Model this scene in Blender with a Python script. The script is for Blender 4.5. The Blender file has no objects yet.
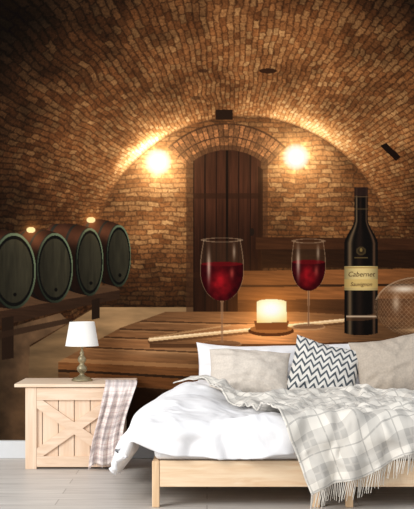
import bpy, math, numpy as np
from mathutils import Vector, Matrix
sc=bpy.context.scene
sc.view_settings.view_transform='Standard'
sc.view_settings.look='None'
D=7.6; F=1216.0; HZ=282.0; CX=207.0; CH=1.1
def wx(u,d): return (u-CX)*(D-d)/F
def wz(v,d): return CH-(v-HZ)*(D-d)/F
def link(o,parent=None):
    sc.collection.objects.link(o)
    if parent is not None: o.parent=parent
    return o
def tag(o,label=None,cat=None,group=None,kind=None):
    if label: o["label"]=label
    if cat: o["category"]=cat
    if group: o["group"]=group
    if kind: o["kind"]=kind
    return o
def empty(name,loc):
    e=bpy.data.objects.new(name,None); e.empty_display_size=.1; e.location=loc; link(e); return e
# ---------------------------------------------------------------- materials
def lin(c):
    c=np.asarray(c,float)/255.
    return np.where(c<=.04045,c/12.92,((c+.055)/1.055)**2.4)
def L4(c): return tuple(float(x) for x in lin(c))+(1.0,)
def newmat(name):
    m=bpy.data.materials.new(name); m.use_nodes=True
    nt=m.node_tree; b=nt.nodes['Principled BSDF']; return m,nt,b
def N(nt,t,**kw):
    n=nt.nodes.new(t)
    for k,v in kw.items():
        if k in('inp',):
            for i,x in v.items(): n.inputs[i].default_value=x
        else: setattr(n,k,v)
    return n
def simple(name,c,rough=.6,metal=0,spec=.3,noise=.0,nscale=20,bump=0,bscale=200):
    m,nt,b=newmat(name)
    b.inputs['Roughness'].default_value=rough; b.inputs['Metallic'].default_value=metal
    b.inputs['Specular IOR Level'].default_value=spec
    tc=N(nt,'ShaderNodeTexCoord'); no=N(nt,'ShaderNodeTexNoise',inp={'Scale':nscale,'Detail':4})
    nt.links.new(tc.outputs['Object'],no.inputs['Vector'])
    r=N(nt,'ShaderNodeValToRGB'); c=np.asarray(c,float)
    r.color_ramp.elements[0].color=L4(np.clip(c*(1-noise),0,255)); r.color_ramp.elements[1].color=L4(np.clip(c*(1+noise*.5),0,255))
    r.color_ramp.elements[0].position=.3; r.color_ramp.elements[1].position=.7
    nt.links.new(no.outputs['Fac'],r.inputs['Fac']); nt.links.new(r.outputs['Color'],b.inputs['Base Color'])
    if bump:
        n2=N(nt,'ShaderNodeTexNoise',inp={'Scale':bscale,'Detail':3}); bp=N(nt,'ShaderNodeBump',inp={'Strength':bump,'Distance':.003})
        nt.links.new(tc.outputs['Object'],n2.inputs['Vector']); nt.links.new(n2.outputs['Fac'],bp.inputs['Height']); nt.links.new(bp.outputs['Normal'],b.inputs['Normal'])
    return m
def wood(name,c1,c2,axis='X',scale=6,rough=.55):
    m,nt,b=newmat(name); b.inputs['Roughness'].default_value=rough; b.inputs['Specular IOR Level'].default_value=.25
    tc=N(nt,'ShaderNodeTexCoord'); mp=N(nt,'ShaderNodeMapping')
    s={'X':(.12,1,1),'Y':(1,.12,1),'Z':(1,1,.08)}[axis]
    mp.inputs['Scale'].default_value=[x*scale*3 for x in s]
    no=N(nt,'ShaderNodeTexNoise',inp={'Scale':2.2,'Detail':5,'Distortion':.8})
    r=N(nt,'ShaderNodeValToRGB'); r.color_ramp.elements[0].color=L4(c1); r.color_ramp.elements[1].color=L4(c2)
    r.color_ramp.elements[0].position=.32; r.color_ramp.elements[1].position=.66
    nt.links.new(tc.outputs['Object'],mp.inputs['Vector']); nt.links.new(mp.outputs['Vector'],no.inputs['Vector'])
    nt.links.new(no.outputs['Fac'],r.inputs['Fac']); nt.links.new(r.outputs['Color'],b.inputs['Base Color'])
    return m
def M(nt,op,a,b=None,c=None):
    n=nt.nodes.new('ShaderNodeMath'); n.operation=op
    for i,x in enumerate((a,b,c)):
        if x is None: continue
        if isinstance(x,(int,float)): n.inputs[i].default_value=x
        else: nt.links.new(x,n.inputs[i])
    return n.outputs[0]
def mixc(nt,f,a,b):
    n=nt.nodes.new('ShaderNodeMix'); n.data_type='RGBA'
    if isinstance(f,(int,float)): n.inputs[0].default_value=f
    else: nt.links.new(f,n.inputs[0])
    for i,x in ((6,a),(7,b)):
        if isinstance(x,tuple): n.inputs[i].default_value=x
        else: nt.links.new(x,n.inputs[i])
    return n.outputs[2]
def plaid(name,base,band,line,nu,nv,line2=None):
    m,nt,b=newmat(name); b.inputs['Roughness'].default_value=.95; b.inputs['Specular IOR Level'].default_value=.05
    uv=N(nt,'ShaderNodeUVMap'); sp=N(nt,'ShaderNodeSeparateXYZ'); nt.links.new(uv.outputs[0],sp.inputs[0])
    tot=[];lin_=[]
    for o,n_ in ((0,nu),(1,nv)):
        f=M(nt,'FRACT',M(nt,'MULTIPLY',sp.outputs[o],n_))
        bd=M(nt,'LESS_THAN',M(nt,'ABSOLUTE',M(nt,'SUBTRACT',f,.5)),.2)
        l1=M(nt,'LESS_THAN',M(nt,'ABSOLUTE',M(nt,'SUBTRACT',f,.06)),.022)
        l2=M(nt,'LESS_THAN',M(nt,'ABSOLUTE',M(nt,'SUBTRACT',f,.5)),.03)
        tot.append(bd); lin_.append((l1,l2))
    s=M(nt,'MULTIPLY',M(nt,'ADD',tot[0],tot[1]),.42)
    c=mixc(nt,s,L4(base),L4(band))
    l=M(nt,'MULTIPLY',M(nt,'MAXIMUM',lin_[0][0],lin_[1][0]),.55)
    c=mixc(nt,l,c,L4(line))
    l=M(nt,'MULTIPLY',M(nt,'MAXIMUM',lin_[0][1],lin_[1][1]),.5)
    c=mixc(nt,l,c,L4(line2 or base))
    no=N(nt,'ShaderNodeTexNoise',inp={'Scale':350.,'Detail':2}); 
    tc=N(nt,'ShaderNodeTexCoord'); nt.links.new(tc.outputs['Object'],no.inputs['Vector'])
    bp=N(nt,'ShaderNodeBump',inp={'Strength':.5,'Distance':.004}); nt.links.new(no.outputs['Fac'],bp.inputs['Height']); nt.links.new(bp.outputs['Normal'],b.inputs['Normal'])
    nt.links.new(c,b.inputs['Base Color']); return m
# ---------------------------------------------------------------- mesh helpers
def mk(name,verts,faces,mat,parent=None,smooth=False,uvs=None):
    me=bpy.data.meshes.new(name); me.from_pydata([tuple(v) for v in verts],[],faces); me.update()
    if uvs is not None:
        ul=me.uv_layers.new(name='UVMap'); vi=np.zeros(len(me.loops),int); me.loops.foreach_get('vertex_index',vi)
        ul.data.foreach_set('uv',np.asarray(uvs,float)[vi].ravel())
    if smooth: me.polygons.foreach_set('use_smooth',[True]*len(me.polygons))
    if mat: me.materials.append(mat)
    o=bpy.data.objects.new(name,me); link(o,parent); return o
def boxes(name,lst,mat,parent=None,bevel=.003):
    V=[];Fc=[]
    for (x0,x1,y0,y1,z0,z1) in lst:
        b=len(V)
        V+=[(x0,y0,z0),(x1,y0,z0),(x1,y1,z0),(x0,y1,z0),(x0,y0,z1),(x1,y0,z1),(x1,y1,z1),(x0,y1,z1)]
        Fc+=[tuple(b+i for i in f) for f in((0,3,2,1),(4,5,6,7),(0,1,5,4),(1,2,6,5),(2,3,7,6),(3,0,4,7))]
    o=mk(name,V,Fc,mat,parent)
    if bevel:
        m=o.modifiers.new('bevel','BEVEL'); m.width=bevel; m.segments=2; m.limit_method='ANGLE'
    return o
def lathe(name,prof,mat,parent=None,loc=(0,0,0),seg=40):
    V=[];Fc=[]
    for r,z in prof:
        for i in range(seg):
            a=2*math.pi*i/seg; V.append((r*math.cos(a)+loc[0],r*math.sin(a)+loc[1],z+loc[2]))
    for j in range(len(prof)-1):
        for i in range(seg):
            k=(i+1)%seg; Fc.append((j*seg+i,j*seg+k,(j+1)*seg+k,(j+1)*seg+i))
    return mk(name,V,Fc,mat,parent,smooth=True)
# ---------------------------------------------------------------- numpy noise
def h2(ix,iy,s=0.):
    x=np.sin(ix*127.1+iy*311.7+s*74.7)*43758.5453
    return x-np.floor(x)
def vn(x,y,s=0.):
    ix=np.floor(x);iy=np.floor(y);fx=x-ix;fy=y-iy
    fx=fx*fx*(3-2*fx);fy=fy*fy*(3-2*fy)
    a=h2(ix,iy,s);b=h2(ix+1,iy,s);c=h2(ix,iy+1,s);d=h2(ix+1,iy+1,s)
    return (a*(1-fx)+b*fx)*(1-fy)+(c*(1-fx)+d*fx)*fy
def fbm(x,y,s=0.,o=4):
    t=0;a=.5;n=0
    for i in range(o):
        t=t+a*vn(x,y,s+i*3.3);n+=a;a*=.5;x=x*2.03+1.7;y=y*2.03+5.1
    return t/n
def ss(a,b,x):
    t=np.clip((x-a)/(b-a),0,1); return t*t*(3-2*t)
# ================================================================ MURAL (flat printed wallpaper)
S=2; U0,U1,V0,V1=-46,462,-14,440
us=np.linspace(U0,U1,(U1-U0)*S+1); vs=np.linspace(V0,V1,(V1-V0)*S+1)
U,V=np.meshgrid(us,vs)
shape=U.shape
def brick(a,b,hh,ww,mw,seed):
    row=np.floor(b/hh); off=np.mod(row,2)*.5+h2(row,row*0,seed)*.45
    ca=a/ww+off; ci=np.floor(ca); fa=ca-ci; fb=b/hh-row
    dm=np.minimum(np.minimum(fa,1-fa)*ww,np.minimum(fb,1-fb)*hh)
    mort=1-ss(mw*.1,mw*1.5,dm)
    return h2(ci,row,seed),h2(ci,row,seed+9),mort,fb
VPx,VPy=232.,225.; R=152.; cx,cy=11.,43.
qx=U-VPx; qy=V-VPy
A=cx*cx+cy*cy-R*R; qc=qx*cx+qy*cy; q2=qx*qx+qy*qy
kv=(qc-np.sqrt(qc*qc-A*q2))/A
kf=qy/82.
k=np.maximum(np.maximum(kv,kf),1.)
isv=(kv>1)&(kv>=kf); isf=(kf>kv)&(kf>1); ise=~(isv|isf)
ff=520.; z=ff/k
X3=qx/k; Y3=qy/k
th=np.arctan2(Y3-cy,X3-cx)
fine=fbm(U/2.2,V/2.2,17,3)-.5; fine2=fbm(U/2.4+50,V/2.4,18,3)-.5
r1,r2,mo,fb=brick(z+(fbm(th*12,z/18,3,3)-.5)*5+fine2*2.4,th*R+(fbm(z/30,th*5,5,3)-.5)*4+fine*1.5,3.55,11.,.55,1.)
w1,w2,mow,fbw=brick(U+(fbm(U/14,V/9,2,3)-.5)*5+fine2*1.8,V+(fbm(U/20,V/16,7,3)-.5)*4.6+fine*1.7,4.7,12.,.72,4.)
def brickcol(r1,r2,mo,lite):
    c=np.empty(shape+(3,))
    a=np.array([176,104,56.]);b=np.array([140,78,40.]);cc=np.array([208,140,82.])
    t=r1[...,None]
    c[:]=np.where(t<.5,b+(a-b)*t*2,a+(cc-a)*(t-.5)*2)
    c*= (.86+.28*r2)[...,None]
    mc=np.array([86,50,27.]) if lite==0 else np.array([94,59,35.])
    m=mo[...,None]*.88
    return c*(1-m)+mc*m
grain=.64+.72*fbm(U/1.4,V/1.4,11,3)
blot=.60+.80*fbm(U/22,V/18,13,4)
cV=brickcol(r1,r2,mo,0); cE=brickcol(w1,w2,mow,1)
def pl(lx,ly,lz,nx,ny,nz,PX,PY,PZ,soft):
    dx=lx-PX;dy=ly-PY;dz=lz-PZ; d2=dx*dx+dy*dy+dz*dz+soft
    return np.clip((dx*nx+dy*ny+dz*nz)/np.sqrt(d2),0,1)**.7/d2
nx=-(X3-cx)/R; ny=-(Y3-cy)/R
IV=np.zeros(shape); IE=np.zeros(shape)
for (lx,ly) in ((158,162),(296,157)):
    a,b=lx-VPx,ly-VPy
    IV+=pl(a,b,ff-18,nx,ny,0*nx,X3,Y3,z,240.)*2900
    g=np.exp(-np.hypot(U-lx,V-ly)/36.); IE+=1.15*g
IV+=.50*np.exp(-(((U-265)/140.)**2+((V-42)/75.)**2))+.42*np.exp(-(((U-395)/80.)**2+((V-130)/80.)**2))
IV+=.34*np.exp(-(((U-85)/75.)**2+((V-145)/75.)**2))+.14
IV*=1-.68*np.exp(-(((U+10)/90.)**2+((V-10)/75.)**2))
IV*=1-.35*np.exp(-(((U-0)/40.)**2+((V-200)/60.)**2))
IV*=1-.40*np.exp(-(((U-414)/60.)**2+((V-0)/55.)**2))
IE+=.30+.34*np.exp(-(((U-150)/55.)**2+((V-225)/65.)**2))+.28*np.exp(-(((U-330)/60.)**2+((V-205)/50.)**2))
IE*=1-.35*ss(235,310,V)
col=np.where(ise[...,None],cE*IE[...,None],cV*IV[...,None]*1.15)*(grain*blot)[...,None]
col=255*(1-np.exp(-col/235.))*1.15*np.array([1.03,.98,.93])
fl=np.array([188,146,100.])*(.60+.4*fbm(U/30,V/6,21))[...,None]*(.5+.5*np.exp(-((U-130)/80.)**2))[...,None]
col=np.where(isf[...,None],fl,col)
lab=np.where(isv,1,np.where(ise,2,3))
def poly(pts):
    m=np.zeros(shape,bool); n=len(pts)
    for i in range(n):
        x0,y0=pts[i];x1,y1=pts[(i+1)%n]
        if y0==y1: continue
        c=((V>=min(y0,y1))&(V<max(y0,y1)))&(U<(V-y0)*(x1-x0)/(y1-y0)+x0)
        m^=c
    return m
def ell(x,y,a,b): return ((U-x)/a)**2+((V-y)/b)**2<1
def put(m,c,l=None,al=1.):
    c=np.asarray(c,float); al=al[m][:,None] if isinstance(al,np.ndarray) else al
    cc=c[m] if c.ndim==3 else c
    col[m]=col[m]*(1-al)+cc*al
    if l is not None: lab[m]=l
def seg(x0,y0,x1,y1,w):
    dx,dy=x1-x0,y1-y0; t=np.clip(((U-x0)*dx+(V-y0)*dy)/(dx*dx+dy*dy),0,1)
    return np.hypot(U-x0-t*dx,V-y0-t*dy)<w
woodn=(.80+.40*fbm(U/20,(V-.06*U)/1.5,31))[...,None]
woodv=(.7+.6*fbm(U/1.6,V/30,33))[...,None]
put((np.abs(kv-1.0)<.010)&(V<236),[90,54,30],None,.35)
put(poly([(216,110),(233,110),(233,120),(216,120)]),[28,16,10])
put(poly([(380,146),(386,143),(401,157),(396,161)]),[22,12,8])
put(ell(268,71,9,2.6),[45,25,14]); put(ell(203,71,5,2),[50,28,16],None,.8)
put(ell(196,98,5,2),[60,36,20],None,.7)
# brick arch ring above door
dr=np.hypot(U-227,V-207); an=np.arctan2(V-207,U-227)
ring=(dr>57)&(dr<83)&(an<-math.pi*.25)&(an>-math.pi*.75)
st=np.mod(an*68+fine*1.4,4.6)<.9
rc=np.array([146,92,54.])*(.66+.45*h2(np.floor(an*68/4.6),np.floor(dr/13),2))[...,None]
rc=np.where((st|(np.abs(dr-70)<.7))[...,None],[72,44,27],rc)*grain[...,None]
put(ring,rc,2); put((np.abs(dr-83)<.9)&(an<-math.pi*.25)&(an>-math.pi*.75),[52,31,19],None,.75)
# door
put((U>186)&(U<268)&(V<313)&((dr<62)|(V>176)),[54,32,20],None,.6)
door=(U>193)&(U<261)&(V<313)&(((dr<57)&(V<176))|(V>=176))
dc=np.array([54,28,18.])*woodv*(.55+.5*np.exp(-((V-185)/50.)**2))[...,None]
dc=np.where((np.mod(U-193,11.3)<1.2)[...,None],[20,11,8],dc)
put(door,dc,4)
put(door&((np.abs(V-196)<3)|(np.abs(V-275)<3)),[38,20,12],4,.7)
put(door&(np.abs(U-227)<1.4),[16,9,6],4)
put(ell(252,232,2.2,4),[24,16,12],4)
put(poly([(258,166),(263,170),(263,313),(258,313)]),[34,18,10],4,.8)
# wooden bench back right of the door
put(poly([(256,237),(470,239),(470,250),(256,249)]),np.array([58,33,19.])*woodn,5)
put(poly([(262,249),(470,250),(470,268),(262,268)]),np.array([38,22,13.])*woodn,5)
put(poly([(238,271),(470,268),(470,300),(238,300)]),np.array([114,69,37.])*woodn*(.76+.4*np.exp(-((U-360)/80.)**2))[...,None],5)
put(poly([(238,285),(470,283),(470,285.4),(238,287.4)]),[48,29,17],5)
put(poly([(238,300),(470,298),(470,326),(238,316)]),np.array([66,40,23.])*woodn,5)
# lamps
for i,(lx,ly) in enumerate(((158,162),(296,157))):
    d=np.hypot(U-lx,V-ly); ang=np.arctan2(V-ly,U-lx)
    g=np.exp(-d/10.)*1.5+np.exp(-d/32.)*.28
    g+=.5*np.exp(-d/14.)*np.clip(np.cos(ang*7+.6),0,1)**3
    m=(lab<3)|(lab==4)
    col[m]+= (np.array([238,184,116.])*g[...,None])[m]
    a_=np.clip(1.3-(d/13.)**3.,0,1)*(d<14.2)
    put(d<14.2,np.array([255,249,234.]),None,a_)
    lab[d<11]=10+i
    put(d<8,[255,255,252],10+i)
# barrel rack
put(poly([(-50,345),(60,313),(70,322),(30,345),(26,440),(-50,440)]),np.array([92,68,47.])*(.6+.7*fbm(U/12,V/12,44))[...,None]*(1-.55*ss(40,-20,U))[...,None],3)
put(poly([(-50,318),(120,290),(120,299),(80,307),(-50,338)]),np.array([46,30,20.])*woodn,6)
put(poly([(-50,308),(112,284),(120,290),(-50,320)]),np.array([74,51,34.])*woodn,6)
put(poly([(2,318),(14,316),(14,358),(2,360)]),[32,21,14],6); put(poly([(92,300),(100,298),(100,318),(92,320)]),[32,21,14],6)
put(poly([(-50,342),(70,318),(74,322),(-50,350)]),[42,28,19],6,.8)
# barrels
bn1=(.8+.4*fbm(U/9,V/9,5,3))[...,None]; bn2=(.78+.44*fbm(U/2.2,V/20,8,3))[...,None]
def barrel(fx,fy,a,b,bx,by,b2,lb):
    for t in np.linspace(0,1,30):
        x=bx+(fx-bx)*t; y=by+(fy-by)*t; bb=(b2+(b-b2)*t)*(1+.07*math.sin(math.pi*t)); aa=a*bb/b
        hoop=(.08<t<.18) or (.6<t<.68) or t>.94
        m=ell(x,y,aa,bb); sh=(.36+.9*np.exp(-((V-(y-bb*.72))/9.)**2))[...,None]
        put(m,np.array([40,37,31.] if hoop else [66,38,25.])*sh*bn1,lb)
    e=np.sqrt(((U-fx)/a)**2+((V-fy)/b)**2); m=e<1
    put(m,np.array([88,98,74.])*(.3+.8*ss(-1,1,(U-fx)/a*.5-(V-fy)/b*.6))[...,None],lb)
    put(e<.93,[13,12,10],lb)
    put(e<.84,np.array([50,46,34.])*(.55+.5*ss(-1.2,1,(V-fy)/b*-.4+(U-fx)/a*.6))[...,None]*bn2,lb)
    put(ell(fx+1,fy+b*.62,1.6,2),[12,10,8],lb)
barrel(119,256,12,31,90,247,28,23)
barrel(90,262,13.5,34,54,253,29,22)
barrel(55,268,18,35,26,261,31,21)
barrel(14,271,22,38,-24,264,34,20)
for i,(x,y) in enumerate(((31,230),(91,220))):
    d=np.hypot(U-x,V-y); col+=np.array([150,90,40.])*np.exp(-d/5.)[...,None]
    put(ell(x,y,4.4,3),[255,222,156],12+i)
# table: slats running across, stepped at the front
tab=poly([(165,312),(300,312),(470,322),(470,440),(60,440),(58,362),(120,328)])
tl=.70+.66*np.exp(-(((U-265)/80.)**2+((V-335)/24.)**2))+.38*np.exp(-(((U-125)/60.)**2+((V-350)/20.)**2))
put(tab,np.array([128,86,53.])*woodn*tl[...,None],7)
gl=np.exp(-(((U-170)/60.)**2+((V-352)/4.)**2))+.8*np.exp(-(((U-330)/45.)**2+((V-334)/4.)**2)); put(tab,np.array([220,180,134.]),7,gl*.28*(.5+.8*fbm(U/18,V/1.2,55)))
def slat(x0,y0,x1,y1):
    put(tab&seg(x0,y0,x1,y1,.7),[54,34,21],7,.75)
    put(tab&seg(x0,y0+1.6,x1,y1+1.7,.5),[190,144,96],7,.35)
slat(140,321,470,330); slat(120,329,470,340); slat(104,337,470,351); slat(86,347,470,365)
put(tab&poly([(58,358),(470,377),(470,381),(58,362)]),[180,130,82],7,.5)
put(tab&poly([(58,362),(470,381),(470,392),(58,369)]),np.array([110,69,38.])*woodn,7)
put(tab&poly([(58,369),(470,392),(470,396),(58,372)]),[36,23,14],7,.85)
put(tab&poly([(70,372),(470,396),(470,410),(70,382)]),np.array([102,62,33.])*woodn,7)
put(tab&poly([(58,382),(470,410),(470,440),(58,440)]),[40,25,15],7,.85)
# serving board with a pale stick lying across it
lit=(.64+.70*np.exp(-((U-265)/65.)**2))[...,None]
put(poly([(148,338),(206,326),(350,319),(414,334),(414,341),(286,345),(150,345)]),np.array([150,102,64.])*woodn*lit,8)
put(poly([(150,344),(286,344),(400,340),(400,343),(286,348),(150,348)]),[70,44,26],8,.85)
put(seg(150,338,230,325,.8),[206,164,114],8,.5)
put(seg(150,341.6,350,321.6,2.1),[70,44,26],8,.6)
put(seg(150,339.6,350,319.6,1.7),[222,184,136],8,.95); put(seg(150,339,350,319,.6),[246,220,180],8,.8)
# candle
cd=np.hypot((U-270)/1.2,V-312); col+=np.array([190,114,46.])*np.exp(-cd/20.)[...,None]
put(ell(271,331,23,5.5),[96,52,24],16); put(ell(271,329,21,4.2),[176,108,54],16); put(poly([(254,321),(289,321),(287,330),(256,330)]),[140,80,38],16)
cm=poly([(257,302),(286,301),(287,322),(257,323)])|ell(271.5,302,14.3,2.8)
gg=np.exp(-(((U-271)/20.)**2+((V-309)/14.)**2))[...,None]
put(cm,np.array([255,196,92.])*(1-gg)+np.array([255,255,238.])*gg*1.12,16)
# glasses
def glass(cx_,rim,wide,bot,hr,hw,wine,stem,bh,lb):
    half=np.where(V<wide,hr+(hw-hr)*np.sin(np.clip((V-rim)/(wide-rim),0,1)*math.pi/2),hw*(np.clip(1-np.clip((V-wide)/(bot-wide),0,1)**2.2,0,1))**.5)
    dx=np.abs(U-cx_); m=(V>rim)&(V<bot)&(dx<half); e=np.clip(dx/np.maximum(half,.01),0,1)
    put(ell(cx_,stem,bh,bh*.2),[196,150,106],lb,.55); put(ell(cx_,stem-.6,bh-1.6,bh*.15),[104,66,42],lb,.6)
    put((dx<.9+.03*np.abs(V-(bot+stem)/2))&(V>=bot-1)&(V<stem-1),[170,128,94],lb,.65)
    put((dx<.4)&(V>=bot)&(V<stem-1),[80,46,30],lb,.8)
    put(m,[104,76,54],lb,.16)
    put(m&(e>.955),[200,166,130],lb,.38)
    wi=m&(V>wine)&(e<.975)
    wc=np.zeros(shape+(3,)); g=np.exp(-(((U-cx_+1)/(hw*.42))**2+((V-wine-(bot-wine)*.5)/(bot-wine)*2.8)**2))
    wc[:]=np.array([44,5,8.]); wc+=g[...,None]*np.array([98,12,16.]); wc*=(.7+.6*fbm(U/5,V/5,3,2))[...,None]; put(wi,wc,lb)
    put(m&ell(cx_,wine,hw*.95,2.2),[86,12,15],lb)
    rm=np.abs(np.sqrt(((U-cx_)/hr)**2+((V-rim)/2.)**2)-1)<.15
    put(rm,[206,174,138],lb,.4)
    hl=np.exp(-(((U-cx_+hw*.6)/1.7)**2+((V-(rim+bot)/2+4)/14.)**2)); put(m,np.array([245,218,190.]),lb,hl*.6)
    hl=np.exp(-(((U-cx_-hw*.55)/1.4)**2+((V-rim-12)/7.)**2)); put(m,np.array([240,212,182.]),lb,hl*.45)
    hl=np.exp(-(((U-cx_-hw*.45)/2.)**2+((V-wine-9)/5.)**2)); put(m,np.array([214,92,76.]),lb,hl*.5)
glass(222,240,269,301,18.5,22,264,344,20,14)
glass(308.5,241,265,291,14.8,17.3,262,327,17,15)
# bottle
hb=np.where(V<222,6.8,np.where(V<243,6.8+(17-6.8)*ss(219,245,V),17.))
dxb=np.abs(U-361); bm=(V>187)&(V<333+2.5*(1-(dxb/17)**2))&(dxb<hb)
e=(U-361)/hb
bc=np.array([16,13,11.])+np.exp(-((e+.66)/.12)**2)[...,None]*np.array([110,88,62.])*.75+np.exp(-((e-.76)/.08)**2)[...,None]*np.array([90,62,42.])*.7+np.exp(-((e+.1)/.2)**2)[...,None]*np.array([16,10,7.])
put(bm,bc,17)
put(bm&(V<196),[44,28,23],17,.8); put(bm&(V>196)&(V<197.5),[90,66,44],17,.8)
put(bm&(V>208)&(V<210),[80,62,38],17,.6)
lm=bm&(V>266)&(V<290.5); put(lm,np.array([222,194,130.])*(1-.45*np.abs(e)**2.2)[...,None],17)
put(lm&((np.abs(V-267.6)<.4)|(np.abs(V-289)<.5)),[150,112,58],17,.8)
put(lm&(V>279)&(V<288),[196,154,80],17,.4)
put(bm&ell(361,251,5,4.2),[92,74,44],17,.6); put(bm&ell(361,251,3.4,2.8),[34,26,18],17,.7); put(bm&(ell(361,250,1.2,2.)),[140,114,64],17,.8)
put(bm&(V>257)&(V<258.2)&(dxb<7),[130,104,58],17,.6)
# woven-covered glass carafe lying on its side, narrow neck reaching left
ex=(U-418)/44.; ey=(V-307)/30.; ee=np.sqrt(ex**2+ey**2)
nh=2.6+ (30-2.6)*ss(368,408,U)**1.6
neck=(U>346)&(U<410)&(np.abs(V-(318-11*ss(362,408,U)))<nh)&(ee>=1)
bk=(ee<1)|neck
rad=np.clip(ee,0,1)[...,None]
bc2=np.array([112,76,50.])*(1.1-.5*rad)+np.array([46,30,18.])*fbm(U/6,V/4,91)[...,None]
put(bk,bc2,18,.58)
sx=np.arcsin(np.clip(ex,-1,1)); sy=np.arcsin(np.clip(ey,-1,1))
put((ee<.99)&((np.mod(sx*9+sy*6,1)<.16)|(np.mod(sx*9-sy*6,1)<.16)),[206,172,134],18,.30)
put(neck&(U>384)&((np.mod(U/5+V/5,1)<.2)|(np.mod(U/5-V/5,1)<.2)),[206,172,134],18,.25)
put((ee>.965)&(ee<1)&(V<300),[214,184,150],18,.45)
hl=np.exp(-(((U-404)/14.)**2+((V-289)/3.5)**2)); put(bk,np.array([244,226,204.]),18,hl*.85)
hl=np.exp(-(((U-396)/3.5)**2+((V-303)/8.)**2)); put(bk,np.array([236,210,180.]),18,hl*.55)
hl=np.exp(-(((U-422)/18.)**2+((V-330)/2.5)**2)); put(bk,np.array([230,186,136.]),18,hl*.7)
hl=np.exp(-((V-316.4)/.9)**2)*(1-ss(372,390,U)); put(neck,np.array([236,208,176.]),18,hl*.8)
col=np.clip(col*.97,4,250)
# build one flat mesh per pictured element, all in one plane
mmat,nt,b=newmat('printed_wallpaper'); b.inputs['Roughness'].default_value=.9; b.inputs['Specular IOR Level'].default_value=.03
at=N(nt,'ShaderNodeVertexColor'); at.layer_name='Print'; nt.links.new(at.outputs['Color'],b.inputs['Base Color'])
mural=empty('wall_mural',(0,-.004,.11)); tag(mural,"printed wallpaper mural of a brick-vaulted wine cellar behind the bed","wall mural")
names={1:('brick_vault','printed brick barrel vault'),2:('brick_wall','printed brick end wall'),3:('cellar_floor','printed dim cellar floor'),4:('arched_door','printed dark arched plank door'),
5:('bench','printed wooden bench back'),6:('barrel_rack','printed dark timber barrel rack'),7:('table','printed plank table'),8:('serving_board','printed pale serving board'),
10:('wall_lamp','printed glowing round wall lamp'),11:('wall_lamp','printed glowing round wall lamp'),12:('tealight','printed small lit tealight'),13:('tealight','printed small lit tealight'),
14:('wine_glass','printed large glass of red wine'),15:('wine_glass','printed smaller glass of red wine'),16:('candle','printed glowing square candle'),17:('wine_bottle','printed dark wine bottle with cream label'),18:('carafe','printed woven-covered glass carafe lying down'),
20:('barrel','printed oak barrel'),21:('barrel','printed oak barrel'),22:('barrel','printed oak barrel'),23:('barrel','printed oak barrel')}
cl=lab[:-1,:-1]; ny_,nx_=shape
PX=(U-CX)/160.; PZ=(458.-V)/160.-.11
LC=lin(col)
bottle_part=None
for l,(nm,lb_) in names.items():
    jj,ii=np.nonzero(cl==l)
    if len(jj)==0: continue
    b0=jj*nx_+ii; quads=np.stack([b0,b0+nx_,b0+nx_+1,b0+1],1)
    uq,inv=np.unique(quads.ravel(),return_inverse=True)
    co=np.stack([PX.ravel()[uq],np.zeros(len(uq)),PZ.ravel()[uq]],1).astype(np.float32)
    me=bpy.data.meshes.new(nm); me.vertices.add(len(uq)); me.vertices.foreach_set('co',co.ravel())
    me.loops.add(len(inv)); me.loops.foreach_set('vertex_index',inv.astype(np.int32).ravel())
    me.polygons.add(len(quads)); me.polygons.foreach_set('loop_start',np.arange(0,len(inv),4,dtype=np.int32))
    me.update(calc_edges=True)
    ca=me.color_attributes.new('Print','FLOAT_COLOR','POINT')
    cc=np.ones((len(uq),4),np.float32); cc[:,:3]=LC.reshape(-1,3)[uq]; ca.data.foreach_set('color',cc.ravel())
    me.materials.append(mmat); o=bpy.data.objects.new(nm,me); link(o,mural); o["label"]=lb_
    if l==17: bottle_part=o
ink=simple('label_ink',(70,42,20),.9)
for txt,u,v,sz in (("Cabernet",361,276.5,.044),("Sauvignon",361,286.0,.034)):
    cu=bpy.data.curves.new('label_text','FONT'); cu.body=txt; cu.size=sz; cu.align_x='CENTER'; cu.shear=.25
    to=bpy.data.objects.new('tmp',cu); link(to); bpy.context.view_layer.update()
    me=bpy.data.meshes.new_from_object(to); bpy.data.objects.remove(to)
    me.materials.clear(); me.materials.append(ink)
    o=bpy.data.objects.new('label_text',me); link(o,bottle_part); o.rotation_euler=(math.pi/2,0,0); o.location=((u-CX)/160,-.0012,(458-v)/160-.11)
# ================================================================ ROOM
wallm=simple('wall_paint',(205,205,203),.9,noise=.02)
w=boxes('wall_back',[(-2.6,3.0,0,.12,0,3.05)],wallm,bevel=0); tag(w,kind='structure')
bb=boxes('baseboard_back',[(-2.6,3.0,-.022,-.0005,0,.108)],simple('baseboard_paint',(214,219,224),.5,noise=.01),bevel=.004); tag(bb,kind='structure')
fm,nt,b=newmat('pale_floorboards'); b.inputs['Roughness'].default_value=.42; b.inputs['Specular IOR Level'].default_value=.35
tc=N(nt,'ShaderNodeTexCoord'); br=N(nt,'ShaderNodeTexBrick',inp={'Scale':1.,'Mortar Size':.003,'Brick Width':1.5,'Row Height':.16,'Color1':L4((214,209,203)),'Color2':L4((204,198,192)),'Mortar':L4((172,165,158))})
nt.links.new(tc.outputs['Object'],br.inputs['Vector'])
mp=N(nt,'ShaderNodeMapping'); mp.inputs['Scale'].default_value=(2.,26,1); no=N(nt,'ShaderNodeTexNoise',inp={'Scale':1.6,'Detail':6,'Distortion':.8})
nt.links.new(tc.outputs['Object'],mp.inputs['Vector']); nt.links.new(mp.outputs['Vector'],no.inputs['Vector'])
rr=N(nt,'ShaderNodeValToRGB'); rr.color_ramp.elements[0].color=(.78,.77,.76,1); rr.color_ramp.elements[1].color=(1.02,1.02,1.02,1); rr.color_ramp.elements[0].position=.3; rr.color_ramp.elements[1].position=.65
nt.links.new(no.outputs['Fac'],rr.inputs['Fac'])
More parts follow.
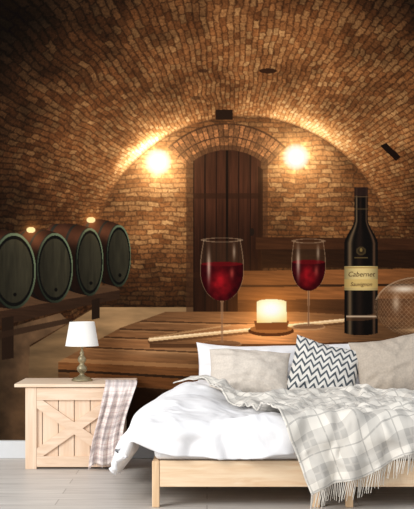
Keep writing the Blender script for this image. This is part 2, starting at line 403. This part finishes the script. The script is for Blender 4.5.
mx=nt.nodes.new('ShaderNodeMix'); mx.data_type='RGBA'; mx.blend_type='MULTIPLY'; mx.inputs[0].default_value=1
nt.links.new(br.outputs['Color'],mx.inputs[6]); nt.links.new(rr.outputs['Color'],mx.inputs[7]); nt.links.new(mx.outputs[2],b.inputs['Base Color'])
f=boxes('floor',[(-2.6,3.0,-8.2,.12,-.05,0)],fm,bevel=0); tag(f,kind='structure')
# ================================================================ NIGHTSTAND
pz=wood('pine_upright',(228,198,170),(240,216,192),'Z'); px_=wood('pine_across',(226,196,168),(240,216,192),'X'); pt=wood('pine_top',(230,202,174),(242,220,196),'X')
ns=empty('nightstand',(-.785,-.25,0)); tag(ns,"pale pine crate nightstand with crossed braces on its front","nightstand")
def off(lst,e): return [(a-e.location.x,b-e.location.x,c-e.location.y,d-e.location.y,p-e.location.z,q-e.location.z) for a,b,c,d,p,q in lst]
x0,x1=-1.064,-.50; ytop=-.03; yf=-.435
pl_=[]; n=6
for i in range(n):
    a=x0+(x1-x0)*i/n; pl_.append((a+.002,a+(x1-x0)/n-.002,yf,yf+.015,.02,.48))
for i in range(4):
    a=yf+.017+(ytop-yf-.017)*i/4; c=a+(ytop-yf-.017)/4-.003
    pl_+=[(x0+.001,x0+.016,a,c,.02,.48),(x1-.016,x1-.001,a,c,.02,.48)]
pl_.append((x0+.017,x1-.017,ytop-.012,ytop,.02,.48)); pl_.append((x0+.017,x1-.017,yf+.016,ytop-.013,.03,.045))
boxes('body',off(pl_,ns),pz,ns,.002)
for q in ((x0-.004,x0+.062,yf-.018,yf-.001,.0,.48),(x1-.062,x1+.004,yf-.018,yf-.001,.0,.48)): boxes('frame_stile',off([q],ns),pz,ns,.002)
for q in ((x0+.063,x1-.063,yf-.018,yf-.001,.405,.478),(x0+.063,x1-.063,yf-.018,yf-.001,.012,.075)): boxes('frame_rail',off([q],ns),px_,ns,.002)
for sgn in (1,-1):
    ax,az=x0+.063,.076; bx,bz=x1-.063,.404
    if sgn<0: az,bz=bz,az
    y0,y1=(yf-.016,yf-.002) if sgn>0 else (yf-.0175,yf-.003)
    P=[(ax+.0,az+ (0.046 if sgn>0 else -0.046)),(ax,az),(ax+.036,az),(bx,bz-(.046 if sgn>0 else -.046)),(bx,bz),(bx-.036,bz)]
    Vv=[(p-ns.location.x,y-ns.location.y,q) for y in (y0,y1) for p,q in P]
    Fc=[(0,1,2,3,4,5),(11,10,9,8,7,6)]+[(i,(i+1)%6,(i+1)%6+6,i+6) for i in range(6)]
    mk('brace',Vv,Fc,px_,ns)
boxes('tabletop',off([(-1.13,-.435,yf-.035,-.30,.483,.502),(-1.13,-.435,-.2995,-.165,.483,.502),(-1.13,-.435,-.1645,-.028,.483,.502)],ns),pt,ns,.002)
# ---------------------------------------------------------------- lamp
lp=empty('table_lamp',(wx(82,.25),-.25,.5025)); tag(lp,"small table lamp with turned brass base and white fabric shade","lamp")
brass=simple('aged_brass',(158,146,116),.4,.5,.5,noise=.25)
pr=[(0,0),(.062,0),(.064,.008),(.056,.014),(.05,.02),(.03,.026),(.016,.036),(.012,.046),(.024,.056),(.031,.07),(.03,.082),(.018,.096),(.012,.104),(.02,.114),(.026,.126),(.024,.14),(.014,.152),(.01,.162),(.016,.168),(.01,.176),(.006,.19),(.006,.25),(0,.25)]
lathe('base',pr,brass,lp)
shm,nt,b=newmat('white_lampshade'); b.inputs['Base Color'].default_value=(.9,.88,.84,1); b.inputs['Roughness'].default_value=.9
b.inputs['Emission Color'].default_value=(1,.95,.86,1); b.inputs['Emission Strength'].default_value=.06
tr=lathe('lamp_shade',[(.101,.212),(.100,.214),(.0755,.357),(.0745,.357),(.099,.2125)],shm,lp)
boxes('shade_holder',[(-.0745,.0745,-.002,.002,.343,.347),(-.002,.002,-.0745,.0745,.343,.347),(-.004,.004,-.004,.004,.25,.343)],brass,lp,0)
# ---------------------------------------------------------------- cloth grid
def gridmesh(name,P,mat,parent=None,uv=None,thick=0,sub=0,offs=-1):
    ny,nx=P.shape[:2]
    idx=np.arange(ny*nx).reshape(ny,nx)
    Fq=np.stack([idx[:-1,:-1],idx[:-1,1:],idx[1:,1:],idx[1:,:-1]],-1).reshape(-1,4).tolist()
    o=mk(name,P.reshape(-1,3),Fq,mat,parent,smooth=True,uvs=None if uv is None else uv.reshape(-1,2))
    if thick:
        m=o.modifiers.new('solid','SOLIDIFY'); m.thickness=thick; m.offset=offs; m.use_even_offset=False
    if sub:
        m=o.modifiers.new('sub','SUBSURF'); m.levels=sub; m.render_levels=sub
    return o
# throw over the nightstand corner: gathers as it falls
th_e=empty('throw',(-.53,-.47,.503)); tag(th_e,"pink and grey plaid throw hanging over the nightstand corner","throw")
ns_,nt_=90,110
s=np.linspace(0,1,ns_); t=np.linspace(0,1,nt_); Sg,Tg=np.meshgrid(s,t)
Ltop=.20; Lh=.46; tot=Ltop+Lh; arc=Tg*tot
over=arc-Ltop; dn=np.clip(over/Lh,0,1)
yy=np.where(over<0,-.474-over,-.474-.022*np.clip(over/.03,0,1)); zz=np.where(over<0,.507,.507-np.clip(over,0,9))
wid=.185-.035*np.sin(dn*math.pi*.8)+.02*dn
xx=-.615+Sg*wid+.02*np.sin(Tg*5)-.055*dn+.02*dn**2*Sg
fold=(.5+.5*np.sin(Sg*19+1.3*np.sin(Tg*4)+dn*1.5))*.034*np.clip(over/.14+.2,.08,1)+.01*(.5+.5*np.sin(Sg*43+Tg*9))*np.clip(over/.1,0,1)
yy=yy-fold*np.clip(over/.05,0,1)-.004; zz=zz+fold*(over<0)*.8+.004*(over<0)-(.045*(1-Sg)*1.0-.01*np.sin(Sg*9))*dn+.02*dn
P=np.stack([xx,yy,zz],-1)-np.array([-.53,-.47,.503])
thm=plaid('pink_grey_plaid',(244,234,228),(196,182,180),(204,146,146),5,11,(158,152,156))
gridmesh('cloth',P,thm,th_e,np.stack([Sg*.8,Tg*1.0],-1),.004,0,1)
def fringe(name,pts,dirs,mat,parent,w=.0022,n=6,seed=0):
    rng=np.random.RandomState(seed); V=[];Fc=[]
    for p,d in zip(pts,dirs):
        ph=rng.rand(3)-.5; b=len(V); lf=.8+.4*rng.rand()
        for i in range(n+1):
            tt=i/n; c=p+d*tt*lf+ph*np.array([.02,.012,.0])*tt
            ww=w*(1 if i<n-1 else .6)
            for a in range(4):
                V.append(c+np.array([math.cos(a*1.5708),math.sin(a*1.5708),0])*ww)
        for i in range(n):
            for a in range(4):
                k2=(a+1)%4; Fc.append((b+i*4+a,b+i*4+k2,b+i*4+4+k2,b+i*4+4+a))
    return mk(name,V,Fc,mat,parent,smooth=True)
ftm=simple('throw_fringe_wool',(214,200,196),.95,noise=.05)
pe=P[-1]; ii=np.linspace(0,ns_-1,34).astype(int)
fo=fringe('fringe',pe[ii],np.tile([0,0,-.014],(34,1)),ftm,th_e,.0018,3,2)
# ================================================================ BED
bed=empty('bed',(.6,-.86,0)); tag(bed,"low pale pine bed frame with white mattress","bed")
FY=-1.67
xl,xr=wx(152,1.67),wx(320,1.67); xl2=wx(346,1.67); xr2=xl2+(xr-xl)
bw=wood('bed_pine_across',(234,200,162),(246,222,190),'X'); bwy=wood('bed_pine_along',(226,190,150),(240,212,176),'Y'); bwz=wood('bed_pine_upright',(220,182,140),(238,206,168),'Z')
for a,b_ in ((xl,xr),(xl2,xr2)):
    boxes('end_rail',off([(a+.037,b_-.037,FY+.004,FY+.028,.10,.227)],bed),bw,bed)
    boxes('side_rail',off([(a+.004,a+.03,FY+.043,-.10,.10,.227)],bed),bwy,bed)
    boxes('side_rail',off([(b_-.03,b_-.004,FY+.043,-.10,.10,.227)],bed),bwy,bed)
    boxes('end_rail',off([(a+.037,b_-.037,-.09,-.066,.10,.227)],bed),bw,bed)
    boxes('slats',off([(a+.031,b_-.031,FY+.10+i*.115,FY+.17+i*.115,.19,.21) for i in range(13)],bed),bw,bed)
    for lx in (a,b_-.036):
        for ly in (FY,-.099):
            boxes('leg',off([(lx,lx+.036,ly,ly+.042,0.0,.226)],bed),bwz,bed,.004)
mm=simple('mattress_ticking',(236,236,238),.9,noise=.01)
mt=boxes('mattress',off([(xl+.01,xr2-.01,FY+.012,-.07,.229,.365)],bed),mm,bed,.03)
mt.modifiers['bevel'].segments=4
# bed surface function
XL=xl+.02; YF=FY+.05; ZT=.375
def hang(e,r,slope):
    a=np.clip(e/r,0,math.pi/2); ex=np.clip(e-r*math.pi/2,0,None)
    return r*np.sin(a)+ex*slope, r*(1-np.cos(a))+ex*math.sqrt(1-slope*slope)
def surf0(x,y):
    el=np.clip(XL-x,0,None); ef=np.clip(YF-y,0,None)
    ol,dl=hang(el,.15,.62); of,df=hang(ef,.085,.06)
    top=ZT+.034+.075*ss(-1.5,-.45,y)*ss(-.35,-.1,x+.0)*(1-ss(-.05,.22,x))+.015*ss(-.35,-.1,x)
    dn=np.sqrt(dl**2+df**2)
    dn=np.minimum(dn,np.maximum(dl,df)+.03)
    return np.stack([np.where(x<XL,XL-ol,x),np.where(y<YF,YF-of,y),top-dn],-1)
def wr(x,y):
    wxn=x+.25*(fbm(x*2.2,y*2.2,61)-.5); wyn=y+.25*(fbm(x*2.2,y*2.2,62)-.5)
    n1=fbm(wxn*3.4,wyn*3.0,63,2); n2=fbm(wxn*4.6+wyn*2.,wyn*4.-wxn*2.,64,2); n3=fbm(wxn*10+3*wyn,wyn*8,66,2)
    r=np.sqrt((2*n2-1)**2+.02); r=1-r; r3=1-np.sqrt((2*n3-1)**2+.03)
    return (n1-.5)*.085+(r**2.5-.4)*.036+(r3**2.5-.4)*.012
def fold_wr(x,y):
    ef=np.clip(YF-y,0,.25); el=np.clip(XL-x,0,.3)
    return ef*.08*np.sin(x*21+2*np.sin(x*7))+el*.11*np.sin(y*15+1.5*np.sin(y*6))
def surf(x,y,amp=1.):
    ep=.004
    p=surf0(x,y); dx=surf0(x+ep,y)-p; dy=surf0(x,y+ep)-p; n=np.cross(dx,dy); n/=np.linalg.norm(n,axis=-1,keepdims=True)+1e-12
    w_=(wr(x,y)+fold_wr(x,y))*amp
    w_=w_*(1-.6*ss(-.75,-.45,y)*ss(-.05,.2,x))
    w_=np.maximum(w_,-.022)
    return p+n*w_[...,None],n
dv=empty('duvet',(.3,-1.0,.4)); tag(dv,"fluffy white crumpled duvet spilling over the bed edge","duvet")
a=np.linspace(0,1,260); b_=np.linspace(0,1,230); Aq,Bq=np.meshgrid(a,b_)
ql=.40+.015*np.sin(Bq*14)+.05*fbm(Bq*5,Bq*0,71)-.09*(1-Bq)**2
qf=.205+.015*np.sin(Aq*23)+.03*fbm(Aq*9,Aq*0,72)
xs=(XL-ql)+(1.52-(XL-ql))*Aq
back=-.24-.14*(1-ss(XL-.05,XL+.25,xs)); front=YF-qf*(1-1.05*(1-ss(XL-.4,XL+.12,xs)))
ys=back+(front-back)*(1-Bq)
Pd,nd=surf(xs,ys)
white=simple('white_cotton',(245,245,248),.9,spec=.1,noise=.01,bump=.25,bscale=60)
o=gridmesh('cover',Pd-np.array([.3,-1.0,.4]),white,dv,None,.028,0,-1)
# ---------------------------------------------------------------- blanket
bl=empty('blanket',(.6,-1.2,.45)); tag(bl,"grey and cream plaid wool blanket with fringe draped across duvet","blanket")
C=np.array([.50,-2.02]); e1=np.array([1.,.39]); e1/=np.linalg.norm(e1); e2=np.array([-e1[1],e1[0]])
W_,H_=1.22,1.66
a=np.linspace(0,1,240); b_=np.linspace(0,1,280); Aq,Bq=np.meshgrid(a,b_)
wv=.03*np.sin(Bq*16)*Bq*1.2-.06*ss(.7,1,Bq)*(1-Aq)
xs=C[0]+e1[0]*Aq*W_+e2[0]*Bq*H_+wv; ys=C[1]+e1[1]*Aq*W_+e2[1]*Bq*H_+.012*np.sin(Aq*20)
ys=np.where(ys>-.78,-.78+(ys+.78)*.36,ys)
Pb,nb=surf(xs,ys)
n3=fbm(xs*4+ys*7,ys*3-xs*6,81,2); f1=(1-np.sqrt((2*n3-1)**2+.01))**3
n4=fbm(xs*7-ys*5,ys*8+xs*3,85,2); f4=(1-np.sqrt((2*n4-1)**2+.015))**3
back_f=ss(-1.25,-.8,ys)*(1-.7*ss(-.62,-.45,ys))
f2=(1-np.sqrt((2*fbm(xs*3.,ys*12+xs*5,83,2)-1)**2+.01))**3
hf=np.clip(YF-ys,0,.3)
hgt=.012+.042*f1*(1-.6*ss(-.75,-.5,ys))+.018*f4+.03*f2*back_f+hf*.14*(.5+.5*np.sin((xs)*30+2*np.sin(xs*9)))
Pb=Pb+nb*hgt[...,None]
plm=plaid('grey_cream_plaid',(236,231,222),(176,173,168),(158,156,152),10.5*W_/H_,10.5,(214,209,201))
o=gridmesh('cloth',Pb-np.array([.6,-1.2,.45]),plm,bl,np.stack([Aq,Bq],-1),.006,0,1)
bfm=simple('blanket_fringe_wool',(228,222,212),.95,noise=.04)
nf=130; ii=np.linspace(0,239,nf).astype(int)
pe=(Pb-np.array([.6,-1.2,.45]))[0][ii]
o=fringe('fringe',pe+np.array([0,-.004,.002]),np.array([[-.014,-.006,-.085]]*nf),bfm,bl,.0024,5,4); o["kind"]="stuff"
# ================================================================ PILLOWS
def pillow(name,u,v,d,w,h,T,lean,roll,mat,label,seed,yaw=0,group=None):
    n=48; q=np.linspace(-1,1,n); q=np.sign(q)*(1-(1-np.abs(q))**1.25); Q,Rr=np.meshgrid(q,q)
    def side(sg):
        pr_=np.clip((1-np.abs(Q)**2.6)*(1-np.abs(Rr)**2.6),0,1)**.55
        x=w/2*Q*(1-.07*(1-Rr**2)); zz=h/2*Rr*(1-.08*(1-Q**2)-.03*np.cos(Q*3+seed))
        n_=fbm(Q*2.2+seed,Rr*2.2,seed,2); ang=np.arctan2(Rr,Q); rad=np.hypot(Q,Rr)
        cr=(1-np.sqrt((2*fbm(Q*2.4+Rr*1.5+seed,Rr*3-Q,seed+5,2)-1)**2+.01))**4
        th_=T/2*pr_*(.82+.38*n_)+ .016*cr*pr_ + .008*np.sin(ang*16+seed)*ss(.5,.95,rad)*pr_
        return np.stack([x,sg*th_,zz],-1)
    A_=side(-1).reshape(-1,3); B_=side(1).reshape(-1,3)
    idx=np.arange(n*n).reshape(n,n)
    F1=np.stack([idx[:-1,:-1],idx[:-1,1:],idx[1:,1:],idx[1:,:-1]],-1).reshape(-1,4)
    bord=np.zeros((n,n),bool); bord[0]=bord[-1]=True; bord[:,0]=bord[:,-1]=True
    newi=np.cumsum(~bord.ravel())-1+n*n
    mp_=np.where(bord.ravel(),np.arange(n*n),newi)
    F2=mp_[F1][:,::-1]
    Vv=np.concatenate([A_,B_[~bord.ravel()]]); uvv=np.stack([(Q+1)/2,(Rr+1)/2],-1).reshape(-1,2); uvs=np.concatenate([uvv,uvv[~bord.ravel()]])
    o=mk(name,Vv,F1.tolist()+F2.tolist(),mat,None,True,uvs)
    m=o.modifiers.new('sub','SUBSURF'); m.levels=1; m.render_levels=1
    o.rotation_euler=(Matrix.Rotation(math.radians(yaw),4,'Z')@Matrix.Rotation(math.radians(-lean),4,'X')@Matrix.Rotation(math.radians(roll),4,'Y')).to_euler()
    o.location=(wx(u,d),-d,wz(v,d)); tag(o,label,"pillow",group); return o
linen=simple('beige_linen',(222,212,200),.95,spec=.05,noise=.05,nscale=90,bump=.5,bscale=260)
taupe=simple('taupe_linen',(194,181,166),.95,spec=.05,noise=.06,nscale=90,bump=.5,bscale=260)
zg,nt,b=newmat('zigzag_weave'); b.inputs['Roughness'].default_value=.95; b.inputs['Specular IOR Level'].default_value=.05
uv=N(nt,'ShaderNodeUVMap'); sp=N(nt,'ShaderNodeSeparateXYZ'); nt.links.new(uv.outputs[0],sp.inputs[0])
tri=M(nt,'PINGPONG',M(nt,'MULTIPLY',sp.outputs[0],7.5),.5)
t_=M(nt,'FRACT',M(nt,'ADD',M(nt,'MULTIPLY',sp.outputs[1],7.5),M(nt,'MULTIPLY',tri,1.7)))
nt.links.new(mixc(nt,M(nt,'LESS_THAN',t_,.40),L4((228,225,219)),L4((80,87,94))),b.inputs['Base Color'])
g="white back pillows on the bed"
pillow('pillow',250,375,.13,.68,.40,.16,20,2,white,"large white pillow propped against the mural wall",1.3,group=g)
pillow('pillow',355,373,.13,.70,.40,.16,20,-1,white,"large white pillow behind the patterned pillows",2.7,group=g)
pillow('pillow',249,376,.42,.49,.35,.22,34,3,linen,"beige linen pillow resting on white pillow",4.1)
pillow('pillow',324,372,.42,.42,.38,.16,26,15,zg,"cream pillow with grey zigzag chevron pattern",6.2,yaw=0)
pillow('pillow',395,366,.41,.49,.38,.17,26,-9,taupe,"taupe linen pillow beside the zigzag pillow",7.4)
# ================================================================ LIGHT + CAMERA
wd=bpy.data.worlds.new('world'); sc.world=wd; wd.use_nodes=True
bg=wd.node_tree.nodes['Background']; bg.inputs[0].default_value=(.96,.98,1,1); bg.inputs[1].default_value=.73
def area(loc,target,size,power,c):
    l=bpy.data.lights.new('window_light','AREA'); l.size=size; l.energy=power; l.color=c
    o=bpy.data.objects.new('window_light',l); o.location=loc; o.rotation_euler=(Vector(target)-Vector(loc)).to_track_quat('-Z','Y').to_euler(); link(o)
area((-4.2,-5.2,3.0),(0,-.6,.4),2.8,330,(1,.97,.93))
cam=bpy.data.cameras.new('camera'); co=bpy.data.objects.new('camera',cam); link(co)
co.location=(0,-D,CH); co.rotation_euler=(math.pi/2,0,0)
cam.sensor_fit='HORIZONTAL'; cam.sensor_width=36; cam.lens=F/414*36; cam.shift_y=27.5/414; cam.clip_end=50
sc.camera=co
